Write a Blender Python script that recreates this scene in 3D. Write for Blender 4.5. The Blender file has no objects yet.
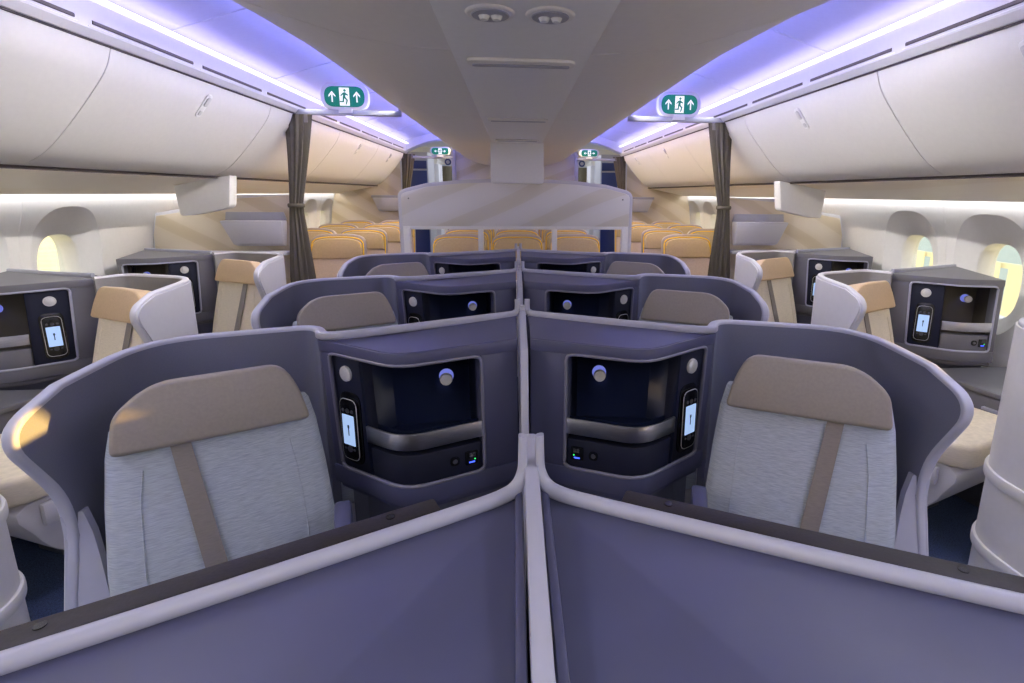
import bpy, bmesh, math, random
from mathutils import Vector, Matrix
random.seed(7)
SC = bpy.context.scene
COL = SC.collection
FLOOR = -0.08

# ------------------------------------------------------------------ materials
def lin(c):
    return tuple((x/255/12.92 if x/255 <= .04045 else ((x/255+.055)/1.055)**2.4) for x in c)
def mat(name, c, rough=.5, metal=0., noise=0., nscale=40., bump=0., stretch=None, spec=.5, coat=0.):
    m = bpy.data.materials.new(name); m.use_nodes = True
    nt = m.node_tree; b = nt.nodes['Principled BSDF']
    b.inputs['Base Color'].default_value = (*c, 1); b.inputs['Roughness'].default_value = rough
    b.inputs['Metallic'].default_value = metal; b.inputs['Specular IOR Level'].default_value = spec
    if coat: b.inputs['Coat Weight'].default_value = coat; b.inputs['Coat Roughness'].default_value = .12
    tc = nt.nodes.new('ShaderNodeTexCoord'); mp = nt.nodes.new('ShaderNodeMapping')
    nt.links.new(tc.outputs['Object'], mp.inputs['Vector'])
    if stretch: mp.inputs['Scale'].default_value = stretch
    n = nt.nodes.new('ShaderNodeTexNoise'); n.inputs['Scale'].default_value = nscale; n.inputs['Detail'].default_value = 3
    nt.links.new(mp.outputs['Vector'], n.inputs['Vector'])
    r = nt.nodes.new('ShaderNodeValToRGB')
    k = max(noise, .015)
    r.color_ramp.elements[0].position = .3; r.color_ramp.elements[1].position = .7
    r.color_ramp.elements[0].color = (*[x*(1-k) for x in c], 1)
    r.color_ramp.elements[1].color = (*[min(1, x*(1+k)) for x in c], 1)
    nt.links.new(n.outputs['Fac'], r.inputs['Fac']); nt.links.new(r.outputs['Color'], b.inputs['Base Color'])
    if bump:
        bp = nt.nodes.new('ShaderNodeBump'); bp.inputs['Strength'].default_value = bump; bp.inputs['Distance'].default_value = .002
        nt.links.new(n.outputs['Fac'], bp.inputs['Height']); nt.links.new(bp.outputs['Normal'], b.inputs['Normal'])
    return m
def emis(name, c, s):
    m = bpy.data.materials.new(name); m.use_nodes = True
    b = m.node_tree.nodes['Principled BSDF']
    b.inputs['Base Color'].default_value = (*[x*.3 for x in c], 1)
    b.inputs['Emission Color'].default_value = (*c, 1); b.inputs['Emission Strength'].default_value = s
    return m
def swirl(name, c0, c1, rot=.5, scale=1.3):
    m = mat(name, c0, .45); nt = m.node_tree; b = nt.nodes['Principled BSDF']
    tc = nt.nodes.new('ShaderNodeTexCoord'); mp = nt.nodes.new('ShaderNodeMapping')
    mp.inputs['Rotation'].default_value = (0, rot, 0); mp.inputs['Scale'].default_value = (.55, .55, 1.35)
    nt.links.new(tc.outputs['Object'], mp.inputs['Vector'])
    w = nt.nodes.new('ShaderNodeTexWave'); w.bands_direction = 'Z'; w.inputs['Scale'].default_value = scale
    w.inputs['Distortion'].default_value = 3.2; w.inputs['Detail'].default_value = 1.; w.inputs['Detail Scale'].default_value = .7
    nt.links.new(mp.outputs['Vector'], w.inputs['Vector'])
    r = nt.nodes.new('ShaderNodeValToRGB')
    e = r.color_ramp.elements; e[0].position = .1; e[0].color = (*c0, 1); e[1].position = .95; e[1].color = (*c1, 1)
    x = e.new(.62); x.color = (*[(p*.75+q*.25) for p, q in zip(c0, c1)], 1)
    x = e.new(.70); x.color = (*[(p*.2+q*.8) for p, q in zip(c0, c1)], 1)
    nt.links.new(w.outputs['Fac'], r.inputs['Fac']); nt.links.new(r.outputs['Color'], b.inputs['Base Color'])
    return m

M = dict(
    body=mat('suite_plum_grey', (.064, .068, .128), .42, noise=.04, nscale=9),
    bodyl=mat('suite_frame_lilac_grey', (.16, .158, .21), .42),
    bodyw=mat('suite_slate', (.13, .128, .142), .42, noise=.04, nscale=9),
    liner=mat('shell_liner_navy_grey', (.125, .132, .185), .6, noise=.05, nscale=300, bump=.15),
    linerw=mat('window_suite_liner_grey', (.25, .24, .235), .6, noise=.05, nscale=300, bump=.15),
    rim=mat('rim_lilac', (.36, .365, .45), .4),
    outer=mat('outer_shell_light_grey', (.60, .59, .63), .45),
    white=mat('warm_white_plastic', (.82, .81, .79), .4),
    bin=mat('bin_white', (.72, .70, .67), .42),
    binc=mat('centre_bin_white', (.78, .75, .71), .45),
    wallm=mat('sidewall_white', (.74, .73, .72), .5),
    ceil=mat('ceiling_panel', (.78, .78, .80), .55),
    fabric=mat('seat_fabric_pale_blue_grey', (.34, .375, .43), .9, noise=.2, nscale=26, bump=.3, stretch=(1.5, 1.5, 26)),
    cream=mat('seat_fabric_cream', (.72, .64, .50), .9, noise=.08, nscale=30, bump=.2, stretch=(1.5, 1.5, 14)),
    taupe=mat('headrest_leather_taupe', (.235, .205, .175), .5, noise=.05, nscale=120, bump=.1),
    tan=mat('headrest_leather_tan', (.60, .43, .255), .5, noise=.05, nscale=120, bump=.1),
    belt=mat('belt_webbing', (.20, .175, .155), .55, noise=.1, nscale=60, stretch=(1, 1, 8), bump=.2),
    niche=mat('niche_gloss_navy', (.008, .012, .032), .28, spec=.35),
    nichew=mat('niche_gloss_bronze', (.13, .115, .09), .25),
    panel=mat('control_panel_charcoal', (.013, .015, .03), .5, spec=.2),
    black=mat('black_gloss', (.006, .006, .008), .2),
    darkbrown=mat('monitor_dark_brown', (.022, .019, .021), .55, spec=.3, noise=.15, nscale=200, bump=.2),
    bronze=mat('bronze_strip', (.20, .165, .14), .4, metal=.6),
    steel=mat('brushed_steel', (.46, .46, .50), .32, metal=1., noise=.12, nscale=30, stretch=(1, 1, 30)),
    disc=mat('silver_disc', (.62, .61, .60), .4, metal=.3, noise=.1, nscale=400),
    carpet=mat('navy_carpet', (.03, .05, .11), .95, noise=.8, nscale=260, bump=.5),
    slot=mat('slot_shadow', (.09, .075, .07), .7),
    alu=mat('satin_aluminium', (.42, .43, .47), .45, metal=.2),
    curtain=mat('curtain_brown', (.11, .095, .066), .9, noise=.2, nscale=30, stretch=(14, 14, .6), bump=.3),
    econ=mat('economy_leather_tan', (.50, .39, .22), .55, noise=.05, nscale=60, bump=.1),
    econb=mat('economy_leather_pale', (.52, .43, .34), .6, noise=.05, nscale=60, bump=.1),
    econe=mat('economy_edge_grey', (.36, .32, .30), .5),
    yellow=mat('yellow_piping', (.90, .58, .02), .5),
    blue=mat('galley_blue', (.02, .035, .16), .4),
    grey=mat('galley_grey', (.38, .38, .43), .45),
    greyd=mat('galley_dark_grey', (.06, .06, .075), .5),
    green=emis('exit_green', (.0, .20, .135), .75),
    signw=emis('exit_white', (1, 1, 1), .9),
    screen=emis('screen_glow', (.45, .64, 1.), .8),
    screend=mat('screen_ink', (.01, .05, .10), .4),
    led=emis('led_blue', (.05, .1, 1), 2.5), ledg=emis('led_green', (.05, 1, .2), 1.5),
    knob=emis('hook_light', (.25, .3, 1.), .55),
    fence=mat('fence_yellow', (.74, .66, .42), .7), hangar=mat('hangar_pale_blue', (.42, .50, .54), .8),
    apron=mat('apron_concrete', (.85, .64, .26), .9, noise=.1, nscale=.5),
)
M['swirl'] = swirl('bulkhead_swirl_laminate', (.82, .80, .77), (.70, .66, .56), rot=.75, scale=1.1)
M['swirlw'] = swirl('divider_swirl_laminate', (.70, .61, .48), (.58, .48, .33), rot=-.95)
M['under'] = swirl('under_bin_laminate', (.90, .83, .71), (.82, .72, .56), rot=0.2, scale=.9)
M['strip'] = emis('led_strip_white_violet', (.80, .74, 1.), 2.5)
M['wash'] = emis('sidewall_wash_strip', (.98, .98, 1.), 15.)
g = bpy.data.materials.new('window_glass'); g.use_nodes = True; nt = g.node_tree
nt.nodes.remove(nt.nodes['Principled BSDF'])
tr = nt.nodes.new('ShaderNodeBsdfTransparent'); tr.inputs[0].default_value = (.95, .97, .97, 1)
gl = nt.nodes.new('ShaderNodeBsdfGlossy'); gl.inputs['Roughness'].default_value = .05
mx = nt.nodes.new('ShaderNodeMixShader'); mx.inputs[0].default_value = .05
nt.links.new(tr.outputs[0], mx.inputs[1]); nt.links.new(gl.outputs[0], mx.inputs[2])
nt.links.new(mx.outputs[0], nt.nodes['Material Output'].inputs[0]); M['glass'] = g

M['dimmed'] = mat('window_dimmed_blue', (.01, .02, .06), .1)  # opaque panes made up for the unseen front windows, to block sun
# ------------------------------------------------------------------ mesh helpers
def V(*a): return Vector(a if len(a) > 1 else a[0])
class MB:
    def __init__(s): s.v = []; s.f = []
    def add(s, vs, fs):
        o = len(s.v); s.v += [tuple(p) for p in vs]; s.f += [tuple(i+o for i in f) for f in fs]; return s
    def box(s, x0, x1, y0, y1, z0, z1):
        return s.add([(x, y, z) for z in (z0, z1) for y in (y0, y1) for x in (x0, x1)],
                     [(0, 2, 3, 1), (4, 5, 7, 6), (0, 1, 5, 4), (2, 6, 7, 3), (0, 4, 6, 2), (1, 3, 7, 5)])
    def obox(s, c, ex, ey, ez, sx, sy, sz):
        c = V(c); P = []
        for k in (-.5, .5):
            for j in (-.5, .5):
                for i in (-.5, .5): P.append(c+ex*(i*sx)+ey*(j*sy)+ez*(k*sz))
        return s.add(P, [(0, 2, 3, 1), (4, 5, 7, 6), (0, 1, 5, 4), (2, 6, 7, 3), (0, 4, 6, 2), (1, 3, 7, 5)])
    def prism(s, poly, o, ex, ey, ez, h):          # poly in ex/ey plane at o, extruded along ez by h
        o = V(o); n = len(poly)
        a = [o+ex*p[0]+ey*p[1] for p in poly]; b = [p+ez*h for p in a]
        return s.add(a+b, [tuple(range(n-1, -1, -1)), tuple(range(n, 2*n))]+[(i, (i+1) % n, n+(i+1) % n, n+i) for i in range(n)])
    def prismz(s, poly, z0, z1): return s.prism(poly, (0, 0, z0), V(1, 0, 0), V(0, 1, 0), V(0, 0, 1), z1-z0)
    def frustz(s, p0, z0, p1, z1):
        n = len(p0)
        return s.add([(*p, z0) for p in p0]+[(*p, z1) for p in p1],
                     [tuple(range(n-1, -1, -1)), tuple(range(n, 2*n))]+[(i, (i+1) % n, n+(i+1) % n, n+i) for i in range(n)])
    def loft(s, rings, closed=True, caps=True):
        n = len(rings[0]); vs = [p for r in rings for p in r]; fs = []
        for k in range(len(rings)-1):
            for i in range(n if closed else n-1):
                j = (i+1) % n; fs.append((k*n+i, k*n+j, (k+1)*n+j, (k+1)*n+i))
        if caps and closed:
            fs.append(tuple(range(n-1, -1, -1))); fs.append(tuple(range((len(rings)-1)*n, len(rings)*n)))
        return s.add(vs, fs)
    def tube(s, pts, rad, n=10, flat=None, up=(0, 0, 1), sq=False, sides=None):      # flat: (r along side, r along up)
        pts = [V(p) for p in pts]; rings = []
        for i, p in enumerate(pts):
            t = (pts[min(i+1, len(pts)-1)]-pts[max(i-1, 0)]).normalized()
            u = V(up)
            if abs(t.dot(u)) > .95: u = V(0, 1, 0) if abs(t.y) < .9 else V(1, 0, 0)
            a = t.cross(u).normalized(); b = a.cross(t).normalized()
            if sides: a = (sides[i]-t*sides[i].dot(t)).normalized(); b = a.cross(t).normalized()
            r1, r2 = flat if flat else (rad, rad)
            g_ = (lambda v: math.copysign(abs(v)**.6, v)) if sq else (lambda v: v)
            rings.append([p+a*(r1*g_(math.cos(q*2*math.pi/n)))+b*(r2*g_(math.sin(q*2*math.pi/n))) for q in range(n)])
        return s.loft(rings)
    def disc(s, c, nrm, r, h, n=24, r2=None):
        c = V(c); nrm = V(nrm).normalized(); a = nrm.orthogonal().normalized(); b = nrm.cross(a)
        ring = lambda rr, off: [c+nrm*off+a*(rr*math.cos(2*math.pi*q/n))+b*(rr*math.sin(2*math.pi*q/n)) for q in range(n)]
        return s.loft([ring(r, 0), ring(r2 if r2 is not None else r, h)])
    def sphere(s, c, r, n=14, sc=(1, 1, 1)):
        c = V(c); rings = []
        for k in range(1, n):
            th = math.pi*k/n
            rings.append([c+V(r*sc[0]*math.sin(th)*math.cos(2*math.pi*q/n), r*sc[1]*math.sin(th)*math.sin(2*math.pi*q/n), -r*sc[2]*math.cos(th)) for q in range(n)])
        return s.loft(rings)
    def patch(s, F, s0, s1, z0, z1, off, ns=10, nz=1):
        vs = [F(s0+(s1-s0)*i/ns, z0+(z1-z0)*j/nz, off) for j in range(nz+1) for i in range(ns+1)]
        w = ns+1
        return s.add(vs, [(j*w+i, j*w+i+1, (j+1)*w+i+1, (j+1)*w+i) for j in range(nz) for i in range(ns)])
    def slab(s, F, s0, s1, z0, z1, offf, offb, ns=10):          # thick curved panel
        rings = []
        for i in range(ns+1):
            q = s0+(s1-s0)*i/ns
            rings.append([F(q, z0, offf), F(q, z1, offf), F(q, z1, offb), F(q, z0, offb)])
        return s.loft(rings)
    def mesh(s, name, bevel=0., seg=2, angle=35, recalc=True):
        me = bpy.data.meshes.new(name); bm = bmesh.new()
        vs = [bm.verts.new(p) for p in s.v]
        for f in s.f:
            try: bm.faces.new([vs[i] for i in f])
            except ValueError: pass
        bmesh.ops.remove_doubles(bm, verts=bm.verts, dist=1e-5)
        if recalc: bmesh.ops.recalc_face_normals(bm, faces=bm.faces)
        if bevel:
            es = [e for e in bm.edges if len(e.link_faces) == 2 and e.calc_face_angle(0) > math.radians(28)]
            bmesh.ops.bevel(bm, geom=es, offset=bevel, segments=seg, affect='EDGES', profile=.5, clamp_overlap=True)
        for f in bm.faces: f.smooth = True
        bm.to_mesh(me); bm.free(); me.set_sharp_from_angle(angle=math.radians(angle)); return me

def tag(o, label=None, cat=None, group=None, kind=None):
    if label: o['label'] = label
    if cat: o['category'] = cat
    if group: o['group'] = group
    if kind: o['kind'] = kind
    return o
def obj(name, mb, m, parent=None, bevel=0., base=None, seg=2, angle=35, recalc=True):
    me = mb.mesh(name, bevel, seg, angle, recalc); me.materials.append(M[m] if isinstance(m, str) else m)
    o = bpy.data.objects.new(name, me); COL.objects.link(o)
    if parent is not None:
        o.parent = parent
        b = parent.get('_b') if parent.get('_b') is not None else None
        if b is not None:
            me.transform(Matrix.Translation((-b[0], -b[1], -b[2]))); o['_b'] = b if False else None
            del o['_b']; o['_c'] = [b[0], b[1], b[2]]
        elif parent.get('_c') is not None:
            b = parent['_c']; me.transform(Matrix.Translation((-b[0], -b[1], -b[2]))); o['_c'] = [b[0], b[1], b[2]]
    return o
def thing(name, label, cat, base, group=None):
    o = bpy.data.objects.new(name, None); COL.objects.link(o); o.empty_display_size = .1
    o.location = base; o['_b'] = list(base); return tag(o, label, cat, group)
def struct(name, mb, m, bevel=0., recalc=True, parent=None, angle=35):
    o = obj(name, mb, m, parent, bevel, recalc=recalc, angle=angle)
    if parent is None: o['kind'] = 'structure'
    return o
_mir = {}
def mirror_mesh(me):
    if me.name not in _mir:
        c = me.copy(); c.transform(Matrix.Scale(-1, 4, V(1, 0, 0))); c.flip_normals(); _mir[me.name] = c
    return _mir[me.name]
def dup(root, offset, mirror=False, mats=None):
    """copy of a thing with its parts and sub-parts; mirrored about x = 0 before the offset"""
    def cp(o, parent):
        c = o.copy(); COL.objects.link(c)
        if c.type == 'MESH':
            if mirror: c.data = mirror_mesh(o.data)
            if mats and o.data.materials[0].name in mats:
                key = c.data.name+'|'+mats[o.data.materials[0].name].name
                if key not in _mir:
                    d = c.data.copy(); d.materials[0] = mats[o.data.materials[0].name]; _mir[key] = d
                c.data = _mir[key]
        if parent is not None: c.parent = parent
        for ch in kids[o]: cp(ch, c)
        return c
    c = cp(root, None)
    l = V(root.location)
    if mirror: l.x = -l.x
    c.location = l+V(offset)
    return c
kids = {}
def index_kids():
    kids.clear()
    for o in bpy.data.objects: kids.setdefault(o, [])
    for o in bpy.data.objects:
        if o.parent: kids[o.parent].append(o)

def fillet(pts, rads, n=6):
    out = []
    for i, p in enumerate(pts):
        p = V(p[0], p[1], 0); r = rads[i] if isinstance(rads, (list, tuple)) else rads
        if i in (0, len(pts)-1) or r <= 0: out.append((p.x, p.y)); continue
        a = V(pts[i-1][0], pts[i-1][1], 0); b = V(pts[i+1][0], pts[i+1][1], 0)
        da = (a-p); db = (b-p); k = min(r, da.length*.48, db.length*.48)
        pa = p+da.normalized()*k; pb = p+db.normalized()*k
        for j in range(n+1):
            t = j/n; q = pa*(1-t)**2+p*2*t*(1-t)+pb*t*t; out.append((q.x, q.y))
    return out
def fillet_closed(pts, rads, n=5):
    out = []; m = len(pts)
    for i in range(m):
        r = rads[i] if isinstance(rads, (list, tuple)) else rads
        out += fillet([pts[i-1], pts[i], pts[(i+1) % m]], [0, r, 0], n)[1:-1]
    return out
def rrect(w, h, r, n=5):
    return fillet_closed([(-w/2, -h/2), (w/2, -h/2), (w/2, h/2), (-w/2, h/2)], r*1.0, n)
def catmull(pts, n=6):
    P = [V(p) for p in pts]; out = []
    for i in range(len(P)-1):
        p0 = P[max(i-1, 0)]; p1 = P[i]; p2 = P[i+1]; p3 = P[min(i+2, len(P)-1)]
        for k in range(n):
            t = k/n
            out.append(.5*((2*p1)+(p2-p0)*t+(2*p0-5*p1+4*p2-p3)*t*t+(3*p1-p0-3*p2+p3)*t**3))
    out.append(P[-1]); return out
class Path:
    def __init__(s, pts):
        s.p = [V(a[0], a[1], 0) for a in pts]; s.L = [0]
        for a, b in zip(s.p, s.p[1:]): s.L.append(s.L[-1]+(b-a).length)
    def at(s, t):
        d = min(max(t, 0), 1)*s.L[-1]
        for i in range(len(s.p)-1):
            if d <= s.L[i+1]+1e-9:
                k = (d-s.L[i])/max(1e-9, s.L[i+1]-s.L[i]); return s.p[i].lerp(s.p[i+1], k)
        return s.p[-1].copy()
    def nrm(s, t):                                   # to the right of travel
        a = s.at(max(0, t-.02)); b = s.at(min(1, t+.02)); d = (b-a).normalized(); return V(d.y, -d.x, 0)

# ------------------------------------------------------------------ the suite, built once in local (u outward, d rearward, z)
W_ = V(.887, -.462, 0); FWD = V(-.462, -.887, 0); ZZ = V(0, 0, 1)
UPB = V(.462*.225, .887*.225, .974).normalized()      # reclined back direction
NB = W_.cross(UPB).normalized()
if NB.dot(FWD) < 0: NB = -NB
def build_seat(du, light):
    """shell, wing, back, headrest, cushion of one suite; du shifts the seat outward"""
    t = thing('suite_seat', 'seat', 'airline seat', (.85+du, 1.35, FLOOR))
    # --- shell back wall and wing
    path = fillet([(.655+du*.6, 1.64), (.715+du, 1.745), (1.135+du, 1.61), (1.13+du, 1.28)], [0, .05, .32, 0], 16)
    path = [q_ for q_ in path]
    top = 1.09
    T = .026
    mb = MB(); P = Path(path); rings = []; N = 60
    def ztop(d): return top-.016*max(0, min(1, (1.60-d)/.32))**1.5
    for i in range(N+1):
        q = P.at(i/N); n = P.nrm(i/N)               # inward (towards the seat)
        o = q-n*T
        rings.append([(q.x, q.y, .25), (q.x, q.y, ztop(q.y)), (o.x, o.y, ztop(q.y)), (o.x, o.y, .25)])
    mb.loft(rings)
    wu = 1.13+du
    outline = [(1.281, ztop(1.28))]+fillet([(1.28, ztop(1.28)), (1.122, 1.022), (1.262, .77), (1.18, .42), (1.09, FLOOR), (1.281, FLOOR)], [0, .085, .12, .05, 0, 0], 9)[1:-1]+[(1.281, FLOOR)]
    mb.prism([(a, b) for a, b in outline], (wu, 0, 0), V(0, 1, 0), ZZ, V(1, 0, 0), T)
    obj('shell_liner', mb, 'liner', t, 0)
    # outer skin
    mb = MB(); rings = []
    for i in range(5, N+1):
        q = P.at(i/N); n = P.nrm(i/N); o = q-n*(T+.002); o2 = q-n*(T+.012)
        rings.append([(o.x, o.y, FLOOR), (o.x, o.y, ztop(q.y)-.004), (o2.x, o2.y, ztop(q.y)-.004), (o2.x, o2.y, FLOOR)])
    mb.loft(rings)
    mb.prism([(a, b) for a, b in outline], (wu+T+.002, 0, 0), V(0, 1, 0), ZZ, V(1, 0, 0), .010)
    ou = obj('outer_panel', mb, 'outer', t)
    for zb in (.50, .20):
        mb = MB(); pts = []
        for i in range(N+1):
            q = P.at(.25+.75*i/N); n = P.nrm(.25+.75*i/N); o = q-n*(T+.016); pts.append((o.x, o.y, zb))
        front = 1.245 if zb > .4 else 1.175
        pts.append((wu+T+.016, front, zb))
        mb.tube(pts, .02, 12, flat=(.008, .024), sq=True); obj('bumper_rail', mb, 'outer', ou)
    # rim along the top, round the tip, down the leg
    pts = []; sides = []
    for i in range(N+1):
        q = P.at(i/N); n = P.nrm(i/N); o = q-n*(T/2+.003); pts.append((o.x, o.y, ztop(q.y)+.001)); sides.append(n.copy())
    for a, b in outline[1:-2]: pts.append((wu+T/2+.003, a, b)); sides.append(V(-1, 0, 0))
    mb = MB(); mb.tube(pts, .02, 16, flat=(.0158, .0115), sq=True, sides=sides); obj('rim', mb, 'rim', t, angle=60)
    # flared leg fairing inside the wing edge
    mb = MB(); rings = []
    edge = [(a, b) for a, b in outline if b < .765 and a < 1.275]
    edge = Path(edge)
    for i in range(15):
        q = edge.at(i/14); w = .004+.25*max(0, .765-q.y)
        rings.append([(wu+T, q.x-.013, q.y), (wu-w, q.x+.012, q.y), (wu-w, q.x+.03, q.y), (wu+T, q.x+.03, q.y)])
    mb.loft(rings); obj('leg_fairing', mb, 'rim', t, angle=50)
    # --- back cushion
    C0 = V(.825+du*2.1, 1.345+du*1.6, .92)
    def B(w, z, off): return C0+UPB*((z-.92)/UPB.z)+W_*w+NB*off
    mb = MB(); rings = []
    for k, (z, w) in enumerate([(.44, .235), (.5, .262), (.62, .262), (.78, .252), (.9, .240), (.97, .225)]):
        pr = []
        for (a, o) in ((-1, -.10), (-1, -.02), (-.93, .0), (-.75, .010), (-.3, .014), (.3, .014), (.75, .010), (.93, .0), (1, -.02), (1, -.10)):
            pr.append(B(a*w, z, o))
        rings.append(pr)
    mb.loft(rings); bk = obj('backrest', mb, 'fabric' if light else 'cream', t, .008)
    for a in (-.70, .70):
        mb = MB(); mb.tube([B(a*w, z, .0108) for z, w in [(.46, .24), (.6, .262), (.78, .252), (.86, .235)]], .0024, 6); obj('seam', mb, 'fabric' if light else 'cream', bk)
    # headrest
    mb = MB()
    hp = fillet_closed([(-.222, -.012), (.222, -.012), (.210, .085), (.135, .152), (-.165, .152), (-.200, .085)], [.02, .02, .03, .05, .05, .04])
    h0 = B(0, .92, -.055)
    mb.prism(hp, h0, W_, UPB, NB, .095); obj('headrest', mb, 'taupe' if light else 'tan', t, .016, seg=3)
    # belt over the back
    mb = MB(); rings = []
    for k in range(9):
        q = k/8; z = .93-.46*q; w = .085-.062*q; hw = .0215+.004*q
        rings.append([B(w-hw, z, .018), B(w+hw, z, .018), B(w+hw, z, .0215), B(w-hw, z, .0215)])
    mb.loft(rings); obj('shoulder_belt', mb, 'belt', t)
    # seat cushion + base
    AX = V(-.36, -.933, 0); SD = V(.933, -.36, 0); cb = V(.80+du*2.1, 1.24, 0)
    mb = MB()
    cp = fillet_closed([(-.27, -.02), (.29, -.02), (.30, .44), (.24, .53), (-.24, .53), (-.28, .44)], [.03, .03, .08, .06, .06, .08])
    mb.prism(cp, cb+ZZ*.365, SD, AX, ZZ, .115); obj('seat_cushion', mb, 'fabric' if light else 'cream', t, .03, seg=3)
    mb = MB()
    prof = catmull([(-.02, .36, 0), (.46, .36, 0), (.45, .22, 0), (.36, .09, 0), (.17, .01, 0), (-.02, .0, 0)], 4)
    mb.prism([(p.x, p.y) for p in prof], cb-SD*.26, AX, ZZ, SD, .53); sb = obj('seat_base', mb, 'outer', t, .008)
    mb = MB(); mb.obox(cb+AX*.36+SD*.285+ZZ*.30, AX, SD, ZZ, .13, .03, .09); obj('recline_motor_cover', mb, 'rim', sb, .008)
    mb = MB(); mb.obox(cb+AX*.1+SD*.0+ZZ*(FLOOR+.06), AX, SD, ZZ, .3, .34, .12); obj('pedestal', mb, 'greyd', t, .01)
    # inner armrest
    mb = MB()
    ap = fillet_closed([(.60, .36), (.60, .64), (.74, .72), (1.02, .74), (1.10, .70), (1.10, .36)], [0, .05, .05, .04, .04, 0])
    mb2 = MB()
    a0 = V(.50+du, 1.36, 0); ad = V(-.30, -.954, 0); an = V(.954, -.30, 0)
    prof = fillet_closed([(0, .20), (.0, .70), (.12, .69), (.26, .58), (.36, .56), (.36, .20)], [0, .03, .06, .06, .03, 0])
    mb2.prism(prof, a0, ad, ZZ, an, .045); 
    if light: obj('armrest', mb2, 'body', t, .010)
    return t

def console_geo(P0, P1, P2, B0, B1, bot, zb, zt):
    top = Path(fillet([P0, P1, P2], [0, .07, 0], 8)); low = Path(fillet(bot, [0, .07, 0], 8))
    def F(s, z, off=0.):
        k = (z-zb)/(zt-zb); a = low.at(s).lerp(top.at(s), k); n = low.nrm(s).lerp(top.nrm(s), k).normalized()
        return V(a.x+n.x*off, a.y+n.y*off, z)
    return top, low, F
def build_console(side):
    """side=False: centre pair console, True: window-side console"""
    if not side:
        P0, P1, P2 = (.022, 1.61), (.375, 1.455), (.66, 1.645); B0, B1 = (.022, 1.885), (.60, 1.675); zb, zt = .588, 1.084
        bot = [(.022, 1.605), (.362, 1.45), (.635, 1.635)]; label = 'console'
    else:
        P0, P1, P2 = (.17, 1.42), (.385, 1.455), (.68, 1.71); B0, B1 = (.03, 1.91), (.63, 1.735); zb, zt = .598, 1.084
        bot = [(.17, 1.41), (.375, 1.44), (.66, 1.69)]
    H = zt-zb
    top, low, F = console_geo(P0, P1, P2, B0, B1, bot, zb, zt)
    Z = lambda k: zb+H*k                           # 0..1 height
    bm_ = 'bodyw' if side else 'body'; nm = 'nichew' if side else 'niche'
    t = thing('console_cabinet', 'console', 'console', (.3, 1.5, FLOOR))
    sa, sn, sc, se = (.175, .75, .765, .94) if not side else (.05, .495, .51, .775)
    kb, kt = .13, .925          # niche from sa to sn, control strip from sc to se
    mb = MB()
    mb.slab(F, 0, 1, Z(kt), zt, .004, -.06, 26)  # top lip
    mb.slab(F, 0, 1, zb, Z(kb), .004, -.06, 26)
    mb.slab(F, 0, sa, Z(kb), Z(kt), 0, -.06, 5)
    mb.slab(F, se, 1, Z(kb), Z(kt), 0, -.05, 4)
    n = 14
    fl = [F(i/n, zb, -.03) for i in range(n+1)]; bx = [V(B1[0], B1[1], zb), V(B0[0], B0[1], zb)]
    b_ = MB(); pl = [(p.x, p.y) for p in fl]+[(p.x, p.y) for p in bx]
    b_.prismz(pl, zb+.002, zb+.012); mb.add(b_.v, b_.f)
    b_ = MB(); b_.prismz([(B0[0], B0[1]), (B1[0], B1[1]), (B1[0]-.012, B1[1]-.02), (B0[0], B0[1]-.022)], zb, zt); mb.add(b_.v, b_.f)
    mb.prismz([(P0[0], P0[1]+.01), (P0[0]+.015, P0[1]+.01), (B0[0]+.015, B0[1]), B0], zb, zt)
    mb.prismz([P2, (P2[0]-.012, P2[1]+.004), (B1[0]-.012, B1[1]-.004), (B1[0], B1[1])], zb, zt)
    body = obj('cabinet_body', mb, bm_, t, .004)
    # plinth below
    mb = MB(); q = [F(i/n, zb, -.07) for i in range(n+1)]
    pl = [(p.x, p.y) for p in q]+[(B1[0]-.01, B1[1]-.03), (B0[0], B0[1]-.03)]
    mb.prismz(pl, FLOOR, zb); obj('plinth', mb, 'liner', t)
    mb = MB(); mb.slab(F, 0, 1, zb-.028, zb-.006, -.012, -.075, 26); obj('lower_bead', mb, bm_, t, .006)
    # tray on top
    mb = MB(); n = 26; q = [F(i/n, zt, -.003) for i in range(n+1)]
    vs = [V(p.x, p.y, zt+.0015) for p in q]+[V(B1[0], B1[1], zt+.012), V(B0[0], B0[1], zt+.012)]
    m_ = len(vs); mb.add(vs+[v-ZZ*.02 for v in vs], [tuple(range(m_)), tuple(range(2*m_-1, m_-1, -1))]+[(i, (i+1) % m_, m_+(i+1) % m_, m_+i) for i in range(m_)])
    obj('top_tray', mb, bm_, t)
    # rim at the back
    c = zt+(.018 if not side else .012)
    if not side:
        pts = [(.018, 1.895, c+.055), (.0185, 1.892, c+.02), (.024, 1.889, c+.006), (.04, 1.881, c), (.16, 1.82, c), (.33, 1.735, c), (.50, 1.655, c), (.585, 1.625, c), (.635, 1.622, c), (.658, 1.645, c)]
    else:
        pts = [(.03, 1.92, c), (.2, 1.862, c), (.4, 1.793, c), (.55, 1.742, c), (.62, 1.725, c)]
    pts = catmull(pts, 5)
    mb = MB(); mb.tube(pts, .02, 16, flat=(.0105, .013), sq=True); obj('rim', mb, 'rim', t, angle=60)
    # niche
    mb = MB(); dp = -.125 if not side else -.16
    z0, z1 = Z(.385), Z(kt)
    ba, bb_ = F(sa, z0, dp), F(sn, z0, dp); ca, cb_ = F(sa, z1, dp), F(sn, z1, dp)
    def BK(q, zz):
        return (ba.lerp(bb_, q)).lerp(ca.lerp(cb_, q), (zz-z0)/(z1-z0))
    mb.add([ba, bb_, cb_, ca], [(0, 1, 2, 3)]); mb.patch(F, sn, sa, Z(kb), Z(.46), -.045, 14)
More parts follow.
